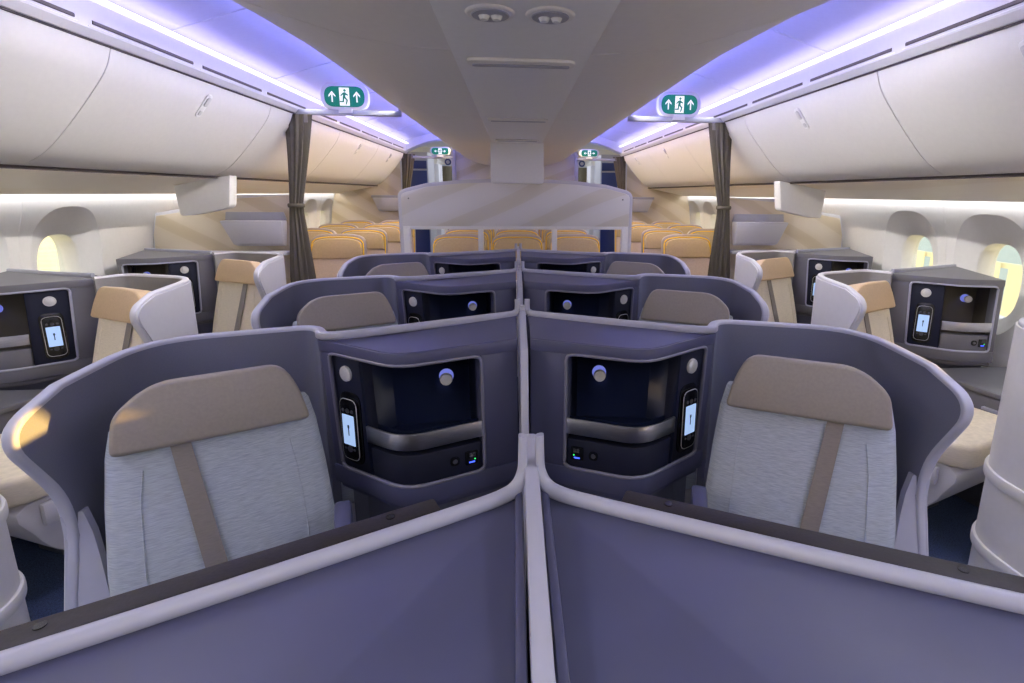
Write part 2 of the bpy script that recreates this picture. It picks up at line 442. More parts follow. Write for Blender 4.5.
    for (ss, ) in ((sa,), (sn,)):
        mb.add([F(ss, Z(kb), 0), F(ss, z1, 0), F(ss, z1, dp), F(ss, Z(kb), dp)], [(0, 1, 2, 3)])
    for zz in (z0, z1):
        vs = []; k = 14
        for i in range(k+1): vs.append(F(sa+(sn-sa)*i/k, zz, -.003))
        for i in range(k+1): vs.append(BK(i/k, zz))
        mb.add(vs, [(i, i+1, k+2+i, k+1+i) for i in range(k)])
    ni = obj('niche', mb, nm, t, recalc=False)
    # hook light
    hq = .30 if not side else .35; nn = (bb_-ba).cross(ZZ).normalized()
    if nn.y > 0: nn = -nn
    a = BK(hq, Z(.72))+nn*.002; mb = MB(); mb.disc(a, nn, .007, .04, 12); mb.disc(a+nn*.034, nn, .021, .012, 20, .019); hk = obj('coat_hook', mb, 'disc', ni)
    mb = MB(); mb.disc(a+nn*.0, nn, .024, .006, 20); obj('hook_light', mb, 'knob', ni)
    # shelf rail, drawer, sockets
    mb = MB(); mb.slab(F, sa+.006, sn-.006, Z(.375), Z(.483), .004, -.004, 22); obj('shelf_rail', mb, 'steel', t, .0015)
    mb = MB(); mb.slab(F, sa+.006, sn-.004, Z(kb), Z(.33), -.008, -.04, 22); dr = obj('drawer_front', mb, 'panel' if not side else 'bodyw', t, .003)
    def on(s, z, off):
        n_ = (F(s, z, .1)-F(s, z, 0)).normalized(); tx = (F(min(1, s+.02), z, 0)-F(max(0, s-.02), z, 0)).normalized(); up = n_.cross(tx)
        if up.z < 0: up = -up
        return F(s, z, off), tx, up.normalized(), n_
    def plate(s, z, w, h, r, th, off):
        o, tx, up, n_ = on(s, z, off); m_ = MB(); m_.prism(rrect(w, h, r), o, tx, up, n_, th); return m_
    so = obj('power_socket_panel', plate(sa+.06, Z(.235), .042, .046, .004, .004, -.007), 'black', dr)
    mb = MB()
    for dz in (.008, .0, ):
        for ds in (-.012, .004): mb.add(*(lambda q: (q.v, q.f))(plate(sa+.06+ds, Z(.235)+dz+.006, .009, .006, .001, .001, -.003)))
    obj('socket_hole', mb, 'greyd', so)
    obj('blue_led', plate(sa+.06, Z(.235)-.015, .02, .004, .001, .0015, -.003), 'led', so)
    obj('green_led', plate(sa+.045, Z(.235)-.006, .004, .004, .001, .0015, -.003), 'ledg', so)
    mb = plate(sa+.14, Z(.235), .030, .030, .013, .004, -.007); ua = obj('audio_jack_panel', mb, 'black', dr)
    o, tx, up, n_ = on(sa+.14, Z(.235), -.003); mb = MB(); mb.disc(o, n_, .008, .002); obj('audio_jack', mb, 'greyd', ua)
    # rounded inner frame edge
    fr = []
    for q, zz in fillet_closed([(sa, kb), (se, kb), (se, kt), (sa, kt)], [.045, .045, .045, .045], 5): fr.append((q, zz))
    full = []
    for i in range(len(fr)):
        (q0, z0_), (q1, z1_) = fr[i], fr[(i+1) % len(fr)]
        m_ = 14 if abs(q1-q0) > .2 else 1
        for j in range(m_): full.append(F(q0+(q1-q0)*j/m_, Z(z0_+(z1_-z0_)*j/m_), .001))
    mb = MB(); mb.tube(full+full[:1], .008, 8, flat=(.006, .006)); obj('frame_edge', mb, 'rim' if side else 'bodyl', t, angle=70)
    # control strip with round light
    mb = MB(); mb.slab(F, sn, se, Z(kb), Z(kt), -.008, -.05, 8); cpn = obj('control_panel', mb, 'panel', t, .003)
    sl = (sc+se)/2
    o, tx, up, n_ = on(sl, Z(.80), -.009); mb = MB(); mb.disc(o, n_, .026, .007, 28, .025); mb.disc(o+n_*.007, n_, .019, .002, 24, .016)
    obj('reading_light', mb, 'disc', cpn)
    mb = MB(); sck = plate(sl, Z(.425), .094, .248, .036, .006, -.010); obj('handset_dock', sck, 'black', cpn, .002)
    # the handset standing in the dock: a thing of its own
    o, tx, up, n_ = on(sl, Z(.425), -.008)
    hs = thing('handset', 'handset', 'remote control', tuple(o-up*.09))
    m_ = MB(); m_.prism(rrect(.074, .208, .025), o, tx, up, n_, .016); hb = obj('handset_body', m_, 'black', hs, .004)
    m_ = MB(); m_.prism(rrect(.054, .104, .003), o+n_*.0162, tx, up, n_, .001); sc_ = obj('screen', m_, 'screen', hs)
    m_ = MB(); m_.prism(rrect(.008, .012, .003), o+n_*.0172+up*.012, tx, up, n_, .0006); m_.prism(rrect(.004, .03, .001), o+n_*.0172-up*.004, tx, up, n_, .0006); obj('screen_icon', m_, 'screend', sc_)
    m_ = MB(); m_.disc(o+n_*.016-up*.066, n_, .011, .002, 16)
    for a_ in (-.02, .02): m_.prism(rrect(.009, .006, .002), o+n_*.016-up*.066+tx*a_, tx, up, n_, .0015)
    obj('button_pad', m_, 'greyd', hs)
    m_ = MB(); m_.disc(o+n_*.016+up*.066, n_, .008, .0018, 16)
    for a_ in (-.02, .02): m_.disc(o+n_*.016+up*.066+tx*a_, n_, .006, .0018, 12)
    obj('button', m_, 'greyd', hs)
    # faint frame lines of the handset edge
    m_ = MB(); ring = rrect(.0755, .2095, .0255); m_.tube([o+n_*.013+tx*a_+up*b_ for a_, b_ in ring+ring[:1]], .0012, 6); obj('edge_trim', m_, 'disc', hs)
    return t, hs

def build_sideledge():
    t = thing('side_table', 'ledge', 'side table', (.3, 1.0, FLOOR))
    e0, e1 = V(.40, .60, 0), V(.60, 1.42, 0); ed = (e1-e0).normalized(); en = V(ed.y, -ed.x, 0)
    mb = MB(); mb.prismz(fillet_closed([(.03, .58), (.39, .58), (.61, 1.43), (.03, 1.43)], [.02, .05, .03, .02]), .540, .565); obj('table_top', mb, 'bodyw', t, .005)
    mb = MB(); mb.prismz([(.04, .60), (e0.x-.012, .60), (e1.x-.012, 1.42), (.04, 1.42)], FLOOR, .540); bd = obj('table_body', mb, 'bodyw', t, .01)
    f0 = e0-en*.012
    mb = MB(); mb.obox(f0+ed*.33+en*.006+ZZ*.47, ed, en, ZZ, .34, .03, .015); obj('tray_edge', mb, 'rim', bd, .003)
    mb = MB(); mb.disc(f0+ed*.42-en*.002+ZZ*.405, en, .026, .008, 22); sk = obj('round_socket', mb, 'disc', bd)
    mb = MB(); mb.disc(f0+ed*.42+en*.006+ZZ*.405, en, .018, .002, 22); obj('socket_face', mb, 'black', sk)
    mb = MB(); mb.obox(f0+ed*.24+en*.002+ZZ*.35, ed, en, ZZ, .17, .012, .14); obj('pocket_flap', mb, 'panel', bd, .006)
    return t

def build_divider():
    t = thing('centre_divider', 'divider', 'divider', (0, 1.7, FLOOR))
    mb = MB()
    prof = [(1.925, FLOOR), (1.925, 1.10), (1.90, 1.118), (1.86, 1.105), (1.55, 1.068), (1.535, 1.05), (1.44, .72), (1.44, FLOOR)]
    mb.prism([(a, b) for a, b in prof], (-.0125, 0, 0), V(0, 1, 0), ZZ, V(1, 0, 0), .025); obj('divider_panel', mb, 'rim', t, .004)
    mb = MB(); mb.add([(-.006, 1.5325, 1.035), (.006, 1.5325, 1.035), (.006, 1.438, .71), (-.006, 1.438, .71),
                       (-.006, 1.545, 1.035), (.006, 1.545, 1.035), (.006, 1.45, .71), (-.006, 1.45, .71)],
                      [(0, 1, 2, 3), (7, 6, 5, 4), (0, 4, 5, 1), (1, 5, 6, 2), (2, 6, 7, 3), (3, 7, 4, 0)]); sp = obj('sliding_panel_edge', mb, 'bronze', t)
    mb = MB(); mb.box(-.017, .017, 1.89, 1.93, 1.095, 1.128); mb.box(-.022, .022, 1.905, 1.92, 1.122, 1.13); obj('end_cap', mb, 'outer', t, .004)
    return t

ORD = ['', 'nearest', 'second', 'third']
ROWW = {1: 'front row', 2: 'second row', 3: 'third row'}
seatC = build_seat(0, True); conC, hsC = build_console(False)
seatS = build_seat(.06, False); conS, hsS = build_console(True); ledS = build_sideledge(); div0 = build_divider()
index_kids()
P = 1.10
CL = {1: ('nearest to the camera', 'nearest row'), 2: ('behind the nearest one', 'middle row'), 3: ('just before the patterned partition', 'last row')}
for n in (1, 2, 3):
    for s in (1, -1):
        sd = 'right' if s > 0 else 'left'
        o = dup(seatC, (0, P*(n-1), 0), s < 0)
        o['label'] = 'taupe headrest seat in navy shell, %s of the centre divider, %s' % (sd, CL[n][0]); o['group'] = 'centre suite seats'
        o = dup(conC, (0, P*(n-1), 0), s < 0)
        o['label'] = 'plum grey console with dark niche, %s of the centre divider, %s' % (sd, CL[n][1]); o['group'] = 'centre consoles'
        o = dup(hsC, (0, P*(n-1), 0), s < 0)
        o['label'] = 'black handset with lit screen in the %s centre console, %s' % (sd, CL[n][1]); o['group'] = 'handsets'
    o = dup(div0, (0, P*(n-1), 0))
    o['label'] = 'lilac upright divider between the two consoles of the %s' % CL[n][1]; o['group'] = 'centre dividers'
XS = 2.92
ms = {M['rim'].name: M['outer'], M['liner'].name: M['linerw']}; mm = dict(ms); mm[M['outer'].name] = M['white']
SL = {1: 'beside the camera', 2: 'first past the tall white shell corner', 3: 'next to the patterned class divider'}
for n in (1, 2, 3):
    for s in (1, -1):
        sd = 'left' if s > 0 else 'right'; off = (-XS*s, P*(n-1)+.11, 0) if n > 1 else (-(XS+(.0 if s > 0 else .085))*s, .065, 0)
        o = dup(seatS, off, s < 0, mm if n == 1 else ms)
        o['label'] = ('white backed aisle shell with bumper rails at %s frame edge' % sd) if n == 1 else 'tan headrest seat with pale wing by %s windows, %s' % (sd, SL[n]); o['group'] = 'window side seats'
        if n == 1: continue
        o = dup(conS, off, s < 0); o['label'] = 'slate console with open niche under %s windows, %s' % (sd, SL[n]); o['group'] = 'window side consoles'
        o = dup(hsS, off, s < 0); o['label'] = 'black handset with lit screen in %s window console, %s' % (sd, SL[n]); o['group'] = 'handsets'
        if n == 2:
            o = dup(ledS, off, s < 0); o['label'] = 'low slate side table along the %s wall beside cream seat cushion' % sd; o['group'] = 'side tables'
for r in (seatC, conC, hsC, seatS, conS, hsS, ledS, div0):
    for o in [r]+[c for c in r.children_recursive]: bpy.data.objects.remove(o)

# ------------------------------------------------------------------ foreground consoles
def build_front():
    t = thing('front_console', 'front', 'console', (.35, .5, FLOOR))
    rp = [(.05, .800), (.386, .627), (.624, .513), (.80, .43)]
    mb = MB(); poly = [(.016, .30), (.40, .20), (.78, .28), (.80, .43), (.386, .627), (.05, .80), (.016, .82)]
    mb.prismz(poly, .985, 1.022); mb.box(.016, .030, .30, .82, 1.0, 1.034); obj('top_tray', mb, 'body', t, .005)
    mb = MB(); mb.prismz([(.03, .34), (.40, .25), (.74, .32), (.76, .42), (.386, .60), (.03, .78)], FLOOR, .985); obj('console_body', mb, 'body', t, .006)
    pts = catmull([(.0145, .842, 1.128), (.015, .838, 1.10), (.017, .832, 1.065), (.026, .822, 1.042), (.05, .806, 1.032), (.12, .768, 1.03), (.386, .633, 1.03), (.624, .517, 1.03), (.80, .437, 1.03)], 6)
    mb = MB(); rings = []
    for i, p in enumerate(pts):
        tt = (pts[min(i+1, len(pts)-1)]-pts[max(i-1, 0)]).normalized()
        ss = V(-.45, -.89, 0); ss = (ss-tt*ss.dot(tt)).normalized(); uu = tt.cross(ss)
        k_ = max(0, min(1, (p.z-1.035)/.03)); ru = .0135-.0065*k_
        rings.append([p+ss*(.0125*math.cos(a))+uu*(ru*math.sin(a)) for a in [2*math.pi*q/12 for q in range(12)]])
    mb.loft(rings); obj('rim', mb, 'rim', t, angle=60)
    return t
def build_monitor():
    t = thing('video_monitor', 'monitor', 'monitor', (.42, .66, .66))
    a = V(.15, .780, 0); b = V(.82, .447, 0); d = (b-a).normalized(); n = V(-d.y, d.x, 0)
    if n.y < 0: n = -n
    mb = MB(); L = (b-a).length
    mb.prism([(0, .60), (L, .60), (L, 1.026), (0, 1.026)], a+n*.004, d, ZZ, n, .044); obj('housing', mb, 'darkbrown', t, .006)
    mb = MB(); mb.prism([(.05, .64), (L-.03, .64), (L-.03, .96), (.05, .96)], a+n*.0482, d, ZZ, n, .002); obj('display', mb, 'black', t)
    mb = MB()
    for q in (.08, .50): mb.disc(a+d*q+n*.028+ZZ*1.0255, (0, 0, 1), .007, .002, 14)
    obj('fastener', mb, 'black', t)
    return t
f0 = build_front(); m0 = build_monitor(); index_kids()
tag(f0, 'right plum grey console top with lilac rim filling the lower right corner', 'console', 'foreground consoles')
tag(m0, 'dark brown monitor edge behind the lower right lilac rim', 'monitor', 'monitors behind the foreground rims')
o = dup(f0, (0, 0, 0), True); o['label'] = 'left plum grey console top with lilac rim filling the lower left corner'
o = dup(m0, (0, 0, 0), True); o['label'] = 'dark brown monitor edge behind the lower left lilac rim'
mb = MB(); mb.prism([(.30, FLOOR), (.30, 1.05), (.93, 1.082), (.945, 1.080), (.95, 1.07), (.95, FLOOR)], (-.0125, 0, 0), V(0, 1, 0), ZZ, V(1, 0, 0), .025)
o = obj('centre_divider', mb, 'rim', None, .004); tag(o, 'lilac divider strip running up the middle between the two foreground consoles', 'divider', 'centre dividers')

# ------------------------------------------------------------------ cabin shell
Y0, Y1 = -1.6, 8.5
mb = MB(); mb.box(-3.2, 3.2, Y0, 13, FLOOR-.1, FLOOR); struct('floor', mb, 'carpet')
WIN = [3.58+.667*k for k in range(-7, 8)]
NOWIN = 8
wallp = [(2.72, FLOOR), (2.88, .45), (2.925, .85), (2.93, 1.06), (2.90, 1.30), (2.85, 1.45), (2.82, 1.56), (2.78, 1.70)]
def wx(z):
    for (a, b), (c, d) in zip(wallp, wallp[1:]):
        if z <= d: return a+(c-a)*(z-b)/(d-b)
    return wallp[-1][0]
RC, RW, RH = 1.07, .27, .375      # recess ring centre height, half width, half height
IC, IW, IH = 1.03, .150, .235     # inner opening
def sup(cy, cz, w, h, n=48, e=2.7):
    out = []
    for i in range(n):
        a = 2*math.pi*i/n; c, s = math.cos(a), math.sin(a)
        out.append((cy+w*math.copysign(abs(c)**(2/e), c), cz+h*math.copysign(abs(s)**(2/e), s)))
    return out
for s in (-1, 1):
    mb = MB(); fun = MB()
    edges = [w-.3335 for w in WIN]+[WIN[-1]+.3335]
    zs = [1.50, 1.56, 1.70]; zl = [FLOOR, .3, .62]
    for wi, w in enumerate(WIN):
        a, b = w-.3335, w+.3335
        if wi == NOWIN:
            q = [FLOOR, .3, .62, .85, 1.06, 1.3, 1.45, 1.5, 1.56, 1.70]
            for z0, z1 in zip(q, q[1:]): mb.add([(s*wx(z0), a, z0), (s*wx(z0), b, z0), (s*wx(z1), b, z1), (s*wx(z1), a, z1)], [(0, 1, 2, 3)])
            continue
        ring = sup(w, RC, RW, RH); n = len(ring); zlo, zhi = .62, 1.50
        outer = []
        for (y, z) in ring:                            # project ring radially on the bay rectangle
            dy, dz = y-w, z-RC; k = 1e9
            if dy > 1e-6: k = min(k, .3335/dy)
            if dy < -1e-6: k = min(k, -.3335/dy)
            if dz > 1e-6: k = min(k, (zhi-RC)/dz)
            if dz < -1e-6: k = min(k, (zlo-RC)/dz)
            outer.append((w+dy*k, RC+dz*k))
        for (cy, cz) in ((a, zlo), (a, zhi), (b, zlo), (b, zhi)):
            j = min(range(n), key=lambda i: (outer[i][0]-cy)**2+(outer[i][1]-cz)**2); outer[j] = (cy, cz)
        def lerp2(p, q, t): return (p[0]+(q[0]-p[0])*t, p[1]+(q[1]-p[1])*t)
        rings = [[(s*wx(z), y, z) for y, z in [lerp2(o_, r_, t) for o_, r_ in zip(outer, ring)]] for t in (0, .35, .7, 1)]
        mb.loft(rings, True, False)
        inner = sup(w, IC, IW, IH, 48, 2.9)
        fr = []
        for t, dx in ((0, 0), (.06, .008), (.5, .035), (.93, .062), (1, .07)):
            fr.append([(s*(wx(z)+dx), y, z) for y, z in [lerp2(r_, i_, t) for r_, i_ in zip(ring, inner)]])
        fun.loft(fr, True, False)
        fun.loft([[(s*(wx(z)+.07), y, z) for y, z in inner], [(s*(wx(z)+.19), y, z) for y, z in inner]], True, False)
        for q in (zs, zl):
            for z0, z1 in zip(q, q[1:]):
                mb.add([(s*wx(z0), a, z0), (s*wx(z0), b, z0), (s*wx(z1), b, z1), (s*wx(z1), a, z1)], [(0, 1, 2, 3)])
        # panel joint bead at the bay edge
        if abs((w-3.46)/.667 % 2) < .01 or True:
            pts = [(s*(wx(z)+.001), a, z) for z in (.62, .85, 1.06, 1.3, 1.45, 1.54)]
            fun.tube(pts, .0035, 6)
    a = edges[0]; b = Y0
    wl = struct('wall_left' if s < 0 else 'wall_right', mb, 'wallm', recalc=False, angle=50)
    obj('window_reveals', fun, 'wallm', wl, recalc=False, angle=50)
    for o_ in (wl,): pass
    # outer skin so no sky shows between bays
    for i, w in enumerate(WIN):
        if i == NOWIN: continue
        inner = sup(w, IC, IW+.004, IH+.004, 32, 2.9)
        mp = MB(); mp.prism([(y, z) for y, z in inner], (s*3.08, 0, 0), V(0, 1, 0), ZZ, V(s, 0, 0), .008)
        wo = struct('window_%d' % (i+(0 if i > NOWIN else 1)+(len(WIN)-1 if s > 0 else 0)), mp, 'glass' if w > 1.2 else 'dimmed')
    if True:
        mb = MB(); mb.box(s*3.28 if s < 0 else 3.26, s*3.26 if s < 0 else 3.28, -2.2, 13, FLOOR-.1, .55); mb.box(min(s*3.26, s*3.28), max(s*3.26, s*3.28), -2.2, 13, 1.5, 2.9)
        struct('trim_%d' % (1 if s < 0 else 2), mb, 'white')
mb = MB(); mb.box(-3.2, 3.2, Y0-.05, Y0, FLOOR, 2.8); struct('wall_front', mb, 'white')

# ceiling arches between cove and centre bin
ST = (1.635, 2.275)
def arc_ceiling(x):   # vault height
    t = (ST[0]+.06-x)/(ST[0]+.06); return 2.30+.26*math.sin(min(1, max(0, t*1.35))*math.pi/2)
xs = [ST[0]+.06-i*(ST[0]+.06)/14 for i in range(15)]
mb = MB()
for s in (-1, 1):
    mb.loft([[(s*x, y, arc_ceiling(x)) for x in xs] for y in (Y0, Y1)], False, False)
cl = struct('ceiling', mb, 'ceil', recalc=False)
for k in range(9):
    y = -.4+k*1.08
    mb = MB()
    for s in (-1, 1): mb.tube([(s*x, y, arc_ceiling(x)-.002) for x in xs[:10]], .004, 6)
    obj('panel_joint', mb, 'ceil', cl)
# far ceiling arch closing the aisle vault
for s in (-1, 1):
    mb = MB(); pts = [(x, arc_ceiling(x)) for x in xs[:11]]
    low = [(x, 2.15+.28*math.sin(min(1, max(0, (1.75-x)/.75))*math.pi/2)*.8) for x in xs[:11]]
    mb.loft([[(s*x, 8.2, z) for x, z in pts], [(s*x, 8.2, z-.02) for x, z in low], [(s*x, 8.45, z-.02) for x, z in low], [(s*x, 8.45, z) for x, z in pts]], False, False)
    struct('trim_%d' % (3 if s < 0 else 4), mb, 'ceil', recalc=False)

# side overhead bins
binp = catmull([(1.708, 2.132, 0), (1.735, 2.06, 0), (1.79, 1.98, 0), (1.91, 1.838, 0), (2.02, 1.725, 0), (2.10, 1.672, 0), (2.16, 1.652, 0), (2.26, 1.66, 0)], 5)
SEAM = [-.43, 1.02, 2.47, 3.92, 5.37, 6.82, 8.27]
BW = ['', 'above the camera', 'in front of the curtain rail', 'at the curtain', 'first behind the curtain', 'second behind the curtain']
names = ['closest to the camera at the frame edge', 'second from the front', 'with the big oval latch ahead of the curtain', 'right behind the curtain', 'second behind the curtain', 'farthest by the rear wall']
for s in (-1, 1):
    sd = 'left' if s < 0 else 'right'
    for k in range(6):
        a, b = SEAM[k]+.003, SEAM[k+1]-.003
        if k == 0: continue
        t = thing('overhead_bin', 'white curved overhead bin on the %s, %s' % (sd, names[k]), 'overhead bin', (s*2.0, (a+b)/2, 1.65), 'side overhead bins')
        mb = MB(); ring = [(p.x, p.y) for p in binp]+[(2.5, 1.75), (2.4, 2.3), (1.9, 2.3), (1.80, 2.14)]
        mb.loft([[(s*x, y, z) for x, z in ring] for y in (a, b)]); obj('bin_door', mb, 'bin', t, 0)
        c = 9; p0, p1 = binp[8], binp[11]; tg = V(s*(p1.x-p0.x), 0, p1.y-p0.y).normalized(); nn = V(-abs(tg.z)*s, 0, -abs(tg.x)).normalized()
        mid = V(s*p0.x, (a+b)/2, p0.y)
        mb = MB(); mb.prism(rrect(.05, .15, .024), mid-nn*.004, V(0, 1, 0), tg, nn, .010); la = obj('latch_plate', mb, 'white', t, .003)
        mb = MB(); mb.prism(rrect(.034, .06, .016), mid+nn*.006-tg*.03, V(0, 1, 0), tg, nn, .006); mb.prism(rrect(.03, .03, .012), mid+nn*.006+tg*.045, V(0, 1, 0), tg, nn, .004); obj('latch', mb, 'disc', la, .002)
    # valance with air slots above the bins (structure)
    vp = [(1.69, 2.138), (1.665, 2.165), (1.66, 2.21), (1.642, 2.262), (1.70, 2.30), (1.80, 2.30), (1.80, 2.14)]
    mb = MB(); mb.loft([[(s*x, y, z) for x, z in vp] for y in (Y0, 8.4)]); va = struct('trim_%d' % (5 if s < 0 else 6), mb, 'bin')
    y = -1.3
    while y < 8.0:
        mb = MB(); mb.tube([(s*1.6615, y, 2.19), (s*1.6615, y+.64, 2.19)], .01, 8, flat=(.004, .008)); obj('air_slot', mb, 'slot', va)
        mb = MB(); mb.tube([(s*1.663, y-.02, 2.207), (s*1.663, y+.66, 2.207)], .002, 6); mb.tube([(s*1.664, y-.02, 2.173), (s*1.664, y+.66, 2.173)], .002, 6); obj('slot_bezel', mb, 'white', va)
        y += .725
    mb = MB(); mb.box(*sorted((s*1.70, s*1.79)), Y0, 8.38, 2.131, 2.1395); struct('trim_%d' % (7 if s < 0 else 8), mb, 'slot')
    # LED strip in the cove
    t = thing('cove_light', 'glowing white and violet light strip along the %s ceiling cove' % sd, 'light', (s*1.64, 3.4, 2.26), 'cove lights')
    mb = MB(); mb.tube([(s*1.628, Y0, 2.272), (s*1.628, 8.18, 2.272)], .012, 8, flat=(.022, .008)); obj('light_strip', mb, 'strip', t)
    mb = MB(); mb.box(*sorted((s*1.655, s*1.70)), Y0, 8.18, 2.262, 2.285); obj('channel', mb, 'white', t)
    # under bin panel + sidewall wash light
    mb = MB(); mb.loft([[(s*x, y, z) for x, z in ((2.19, 1.643), (2.55, 1.568), (2.765, 1.522), (2.765, 1.55), (2.55, 1.61), (2.19, 1.66))] for y in (Y0, 8.45)])
    ub = struct('trim_%d' % (9 if s < 0 else 10), mb, 'under')
    mb = MB(); mb.box(*sorted((s*2.165, s*2.19)), Y0, 8.45, 1.636, 1.652); obj('shadow_gap', mb, 'slot', ub)
    t = thing('wash_light', 'white light strip along the top of the %s window wall' % sd, 'light', (s*2.79, 3.4, 1.555), 'wall wash lights')
    mb = MB(); mb.box(*sorted((s*2.772, s*2.795)), Y0, 8.4, 1.527, 1.534); obj('light_strip', mb, 'wash', t)

# centre bins: one continuous canopy per side plus service panel
def cprof(y):
    k = max(0, min(1, (2.3-y)/1.3)); k = k*k*(3-2*k)
    return [(.205, 1.955), (.34, 1.962), (.50, 1.985), (.66, 2.03), (.78+.10*k, 2.085), (.86+.22*k, 2.15-.01*k), (.885+.30*k, 2.21+.0*k), (.86+.30*k, 2.30), (.8, 2.45), (.205, 2.45)]
ys = [Y0, .2, .9, 1.2, 1.5, 1.8, 2.1, 2.35, 3.0, 4.2, 5.6, 7.0, 8.4]
cuts = [(Y0+.02, 1.62), (1.62, 3.06), (3.06, 4.5), (4.5, 5.94), (5.94, 8.4)]
cn = ['above the camera', 'nearest with flared edge', 'just before the patterned partition', 'over the first tan seats', 'reaching the rear wall']
for s in (-1, 1):
    for k, (a, b) in enumerate(cuts):
        yy = [a+.002]+[y for y in ys if a+.02 < y < b-.02]+[b-.002]
        if k == 0: yy = [a, -.5, .2, .6, .9, 1.2, 1.4, b-.002]
        t = thing('centre_bin', 'cream white centre overhead bin, %s side, %s' % ('left' if s < 0 else 'right', cn[k]), 'overhead bin', (s*.55, (a+b)/2, 1.96), 'centre overhead bins')
        mb = MB(); mb.loft([[(s*x, y, z) for x, z in cprof(y)] for y in yy]); obj('bin_door', mb, 'binc', t, angle=50)
        mb = MB(); mb.obox((s*.815, (a+b)/2, 2.118), V(0, 1, 0), V(s*.8, 0, .6), V(s*-.6, 0, .8), .10, .03, .008); obj('latch', mb, 'grey', t, .003)
mb = MB(); mb.box(-.203, .203, Y0, 8.4, 1.946, 2.02); sp = struct('trim_11', mb, 'white', .006)
for y in (1.69, 2.95, 4.05):
    w = .165
    mb = MB(); mb.prism(rrect(2*w, .085, .03), (0, y, 1.9455), V(1, 0, 0), V(0, 1, 0), V(0, 0, -1), .010)
    obj('grip_recess', mb, 'binc', sp, .004)
    mb = MB(); mb.prism(rrect(2*w-.03, .03, .012), (0, y+.012, 1.9355), V(1, 0, 0), V(0, 1, 0), V(0, 0, -1), .002); obj('grip_slot', mb, 'slot' if False else 'grey', sp)
for x in (-.075, .06):
    t = thing('reading_lamp', 'round ceiling reading lamp, %s of the pair on the centre panel' % ('left' if x < 0 else 'right'), 'lamp', (x, 1.26, 1.95), 'ceiling reading lamps')
    mb = MB(); mb.disc((x, 1.26, 1.9455), (0, 0, -1), .058, .006, 32, .052); obj('lamp_ring', mb, 'binc', t, .003)
    mb = MB(); mb.disc((x, 1.26, 1.9395), (0, 0, -1), .043, .002, 28, .041); obj('lamp_bowl', mb, 'grey', t)  # shade of the recessed bowl painted as a flat grey disc
    for q in (-.014, .014):
        mb = MB(); mb.disc((x+q, 1.26, 1.9375), (0, 0, -1), .013, .008, 20, .009); obj('lamp_lens', mb, 'white', t)

# hanging white end box below the centre panel, and wall end fairings
mb = MB(); mb.prism(fillet_closed([(-.215, .33), (-.215, .0), (.215, .0), (.215, .33)], [0, .025, .025, 0]), (-.0, 4.30, 1.625), V(1, 0, 0), ZZ, V(0, 1, 0), .06)
tag(obj('ceiling_end_panel', mb, 'white', None, .008), 'square white panel hanging under the centre ceiling above the partition', 'panel')
for s in (-1, 1):
    mb = MB(); mb.prism(fillet_closed([(2.08, 1.66), (2.11, 1.43), (2.30, 1.385), (2.46, 1.365), (2.475, 1.60)], [.01, .03, .2, .03, .01]), (0, 4.0, 0), V(s, 0, 0), ZZ, V(0, 1, 0), .10)
    tag(obj('bin_end_fairing', mb, 'white', None, .012), 'white curved fairing hanging under the %s bins before the class divider' % ('left' if s < 0 else 'right'), 'panel', 'bin end fairings')

# class divider: centre partition, side walls, curtains, signs
t = thing('partition', 'white arched partition with swirl pattern and three openings, centre of cabin', 'partition', (0, 4.42, FLOOR))
arch = [(-.957, 1.535), (-.91, 1.555), (-.75, 1.595), (-.5, 1.622), (-.25, 1.634), (0, 1.637), (.25, 1.634), (.5, 1.622), (.75, 1.595), (.91, 1.555), (.957, 1.535)]
poly = fillet_closed([(-.962, 1.27), (.962, 1.27), (.962, 1.535)]+arch[::-1][1:-1]+[(-.962, 1.535)], [0, 0, .06]+[0]*9+[.06])
mb = MB(); mb.prism(poly, (0, 4.40, 0), V(1, 0, 0), ZZ, V(0, 1, 0), .05); pp = obj('patterned_panel', mb, 'swirl', t, .004)
mb = MB()
ed = fillet([(-.962, FLOOR), (-.962, 1.535)]+arch[1:-1]+[(.962, 1.535), (.962, FLOOR)], [0, .06]+[0]*9+[.06, 0])
mb.tube([(x, 4.425, z) for x, z in ed], .02, 8, flat=(.03, .008), up=(0, 1, 0)); obj('edge_trim', mb, 'outer', t)
mb = MB(); mb.box(-.957, -.90, 4.40, 4.45, FLOOR, 1.27); mb.box(.90, .957, 4.40, 4.45, FLOOR, 1.27); mb.box(-.90, .90, 4.40, 4.45, 1.245, 1.272); mb.box(-.90, .90, 4.40, 4.45, FLOOR, .80)
obj('frame', mb, 'white', t, .003)
for x in (-.315, .315):
    mb = MB(); mb.box(x-.022, x+.022, 4.40, 4.45, .80, 1.25); obj('mullion', mb, 'white', t, .003)
for x in (-.90, .90):
    mb = MB(); mb.disc((x, 4.40, 1.50), (0, -1, 0), .006, .003, 12); obj('screw_cap', mb, 'slot', pp)
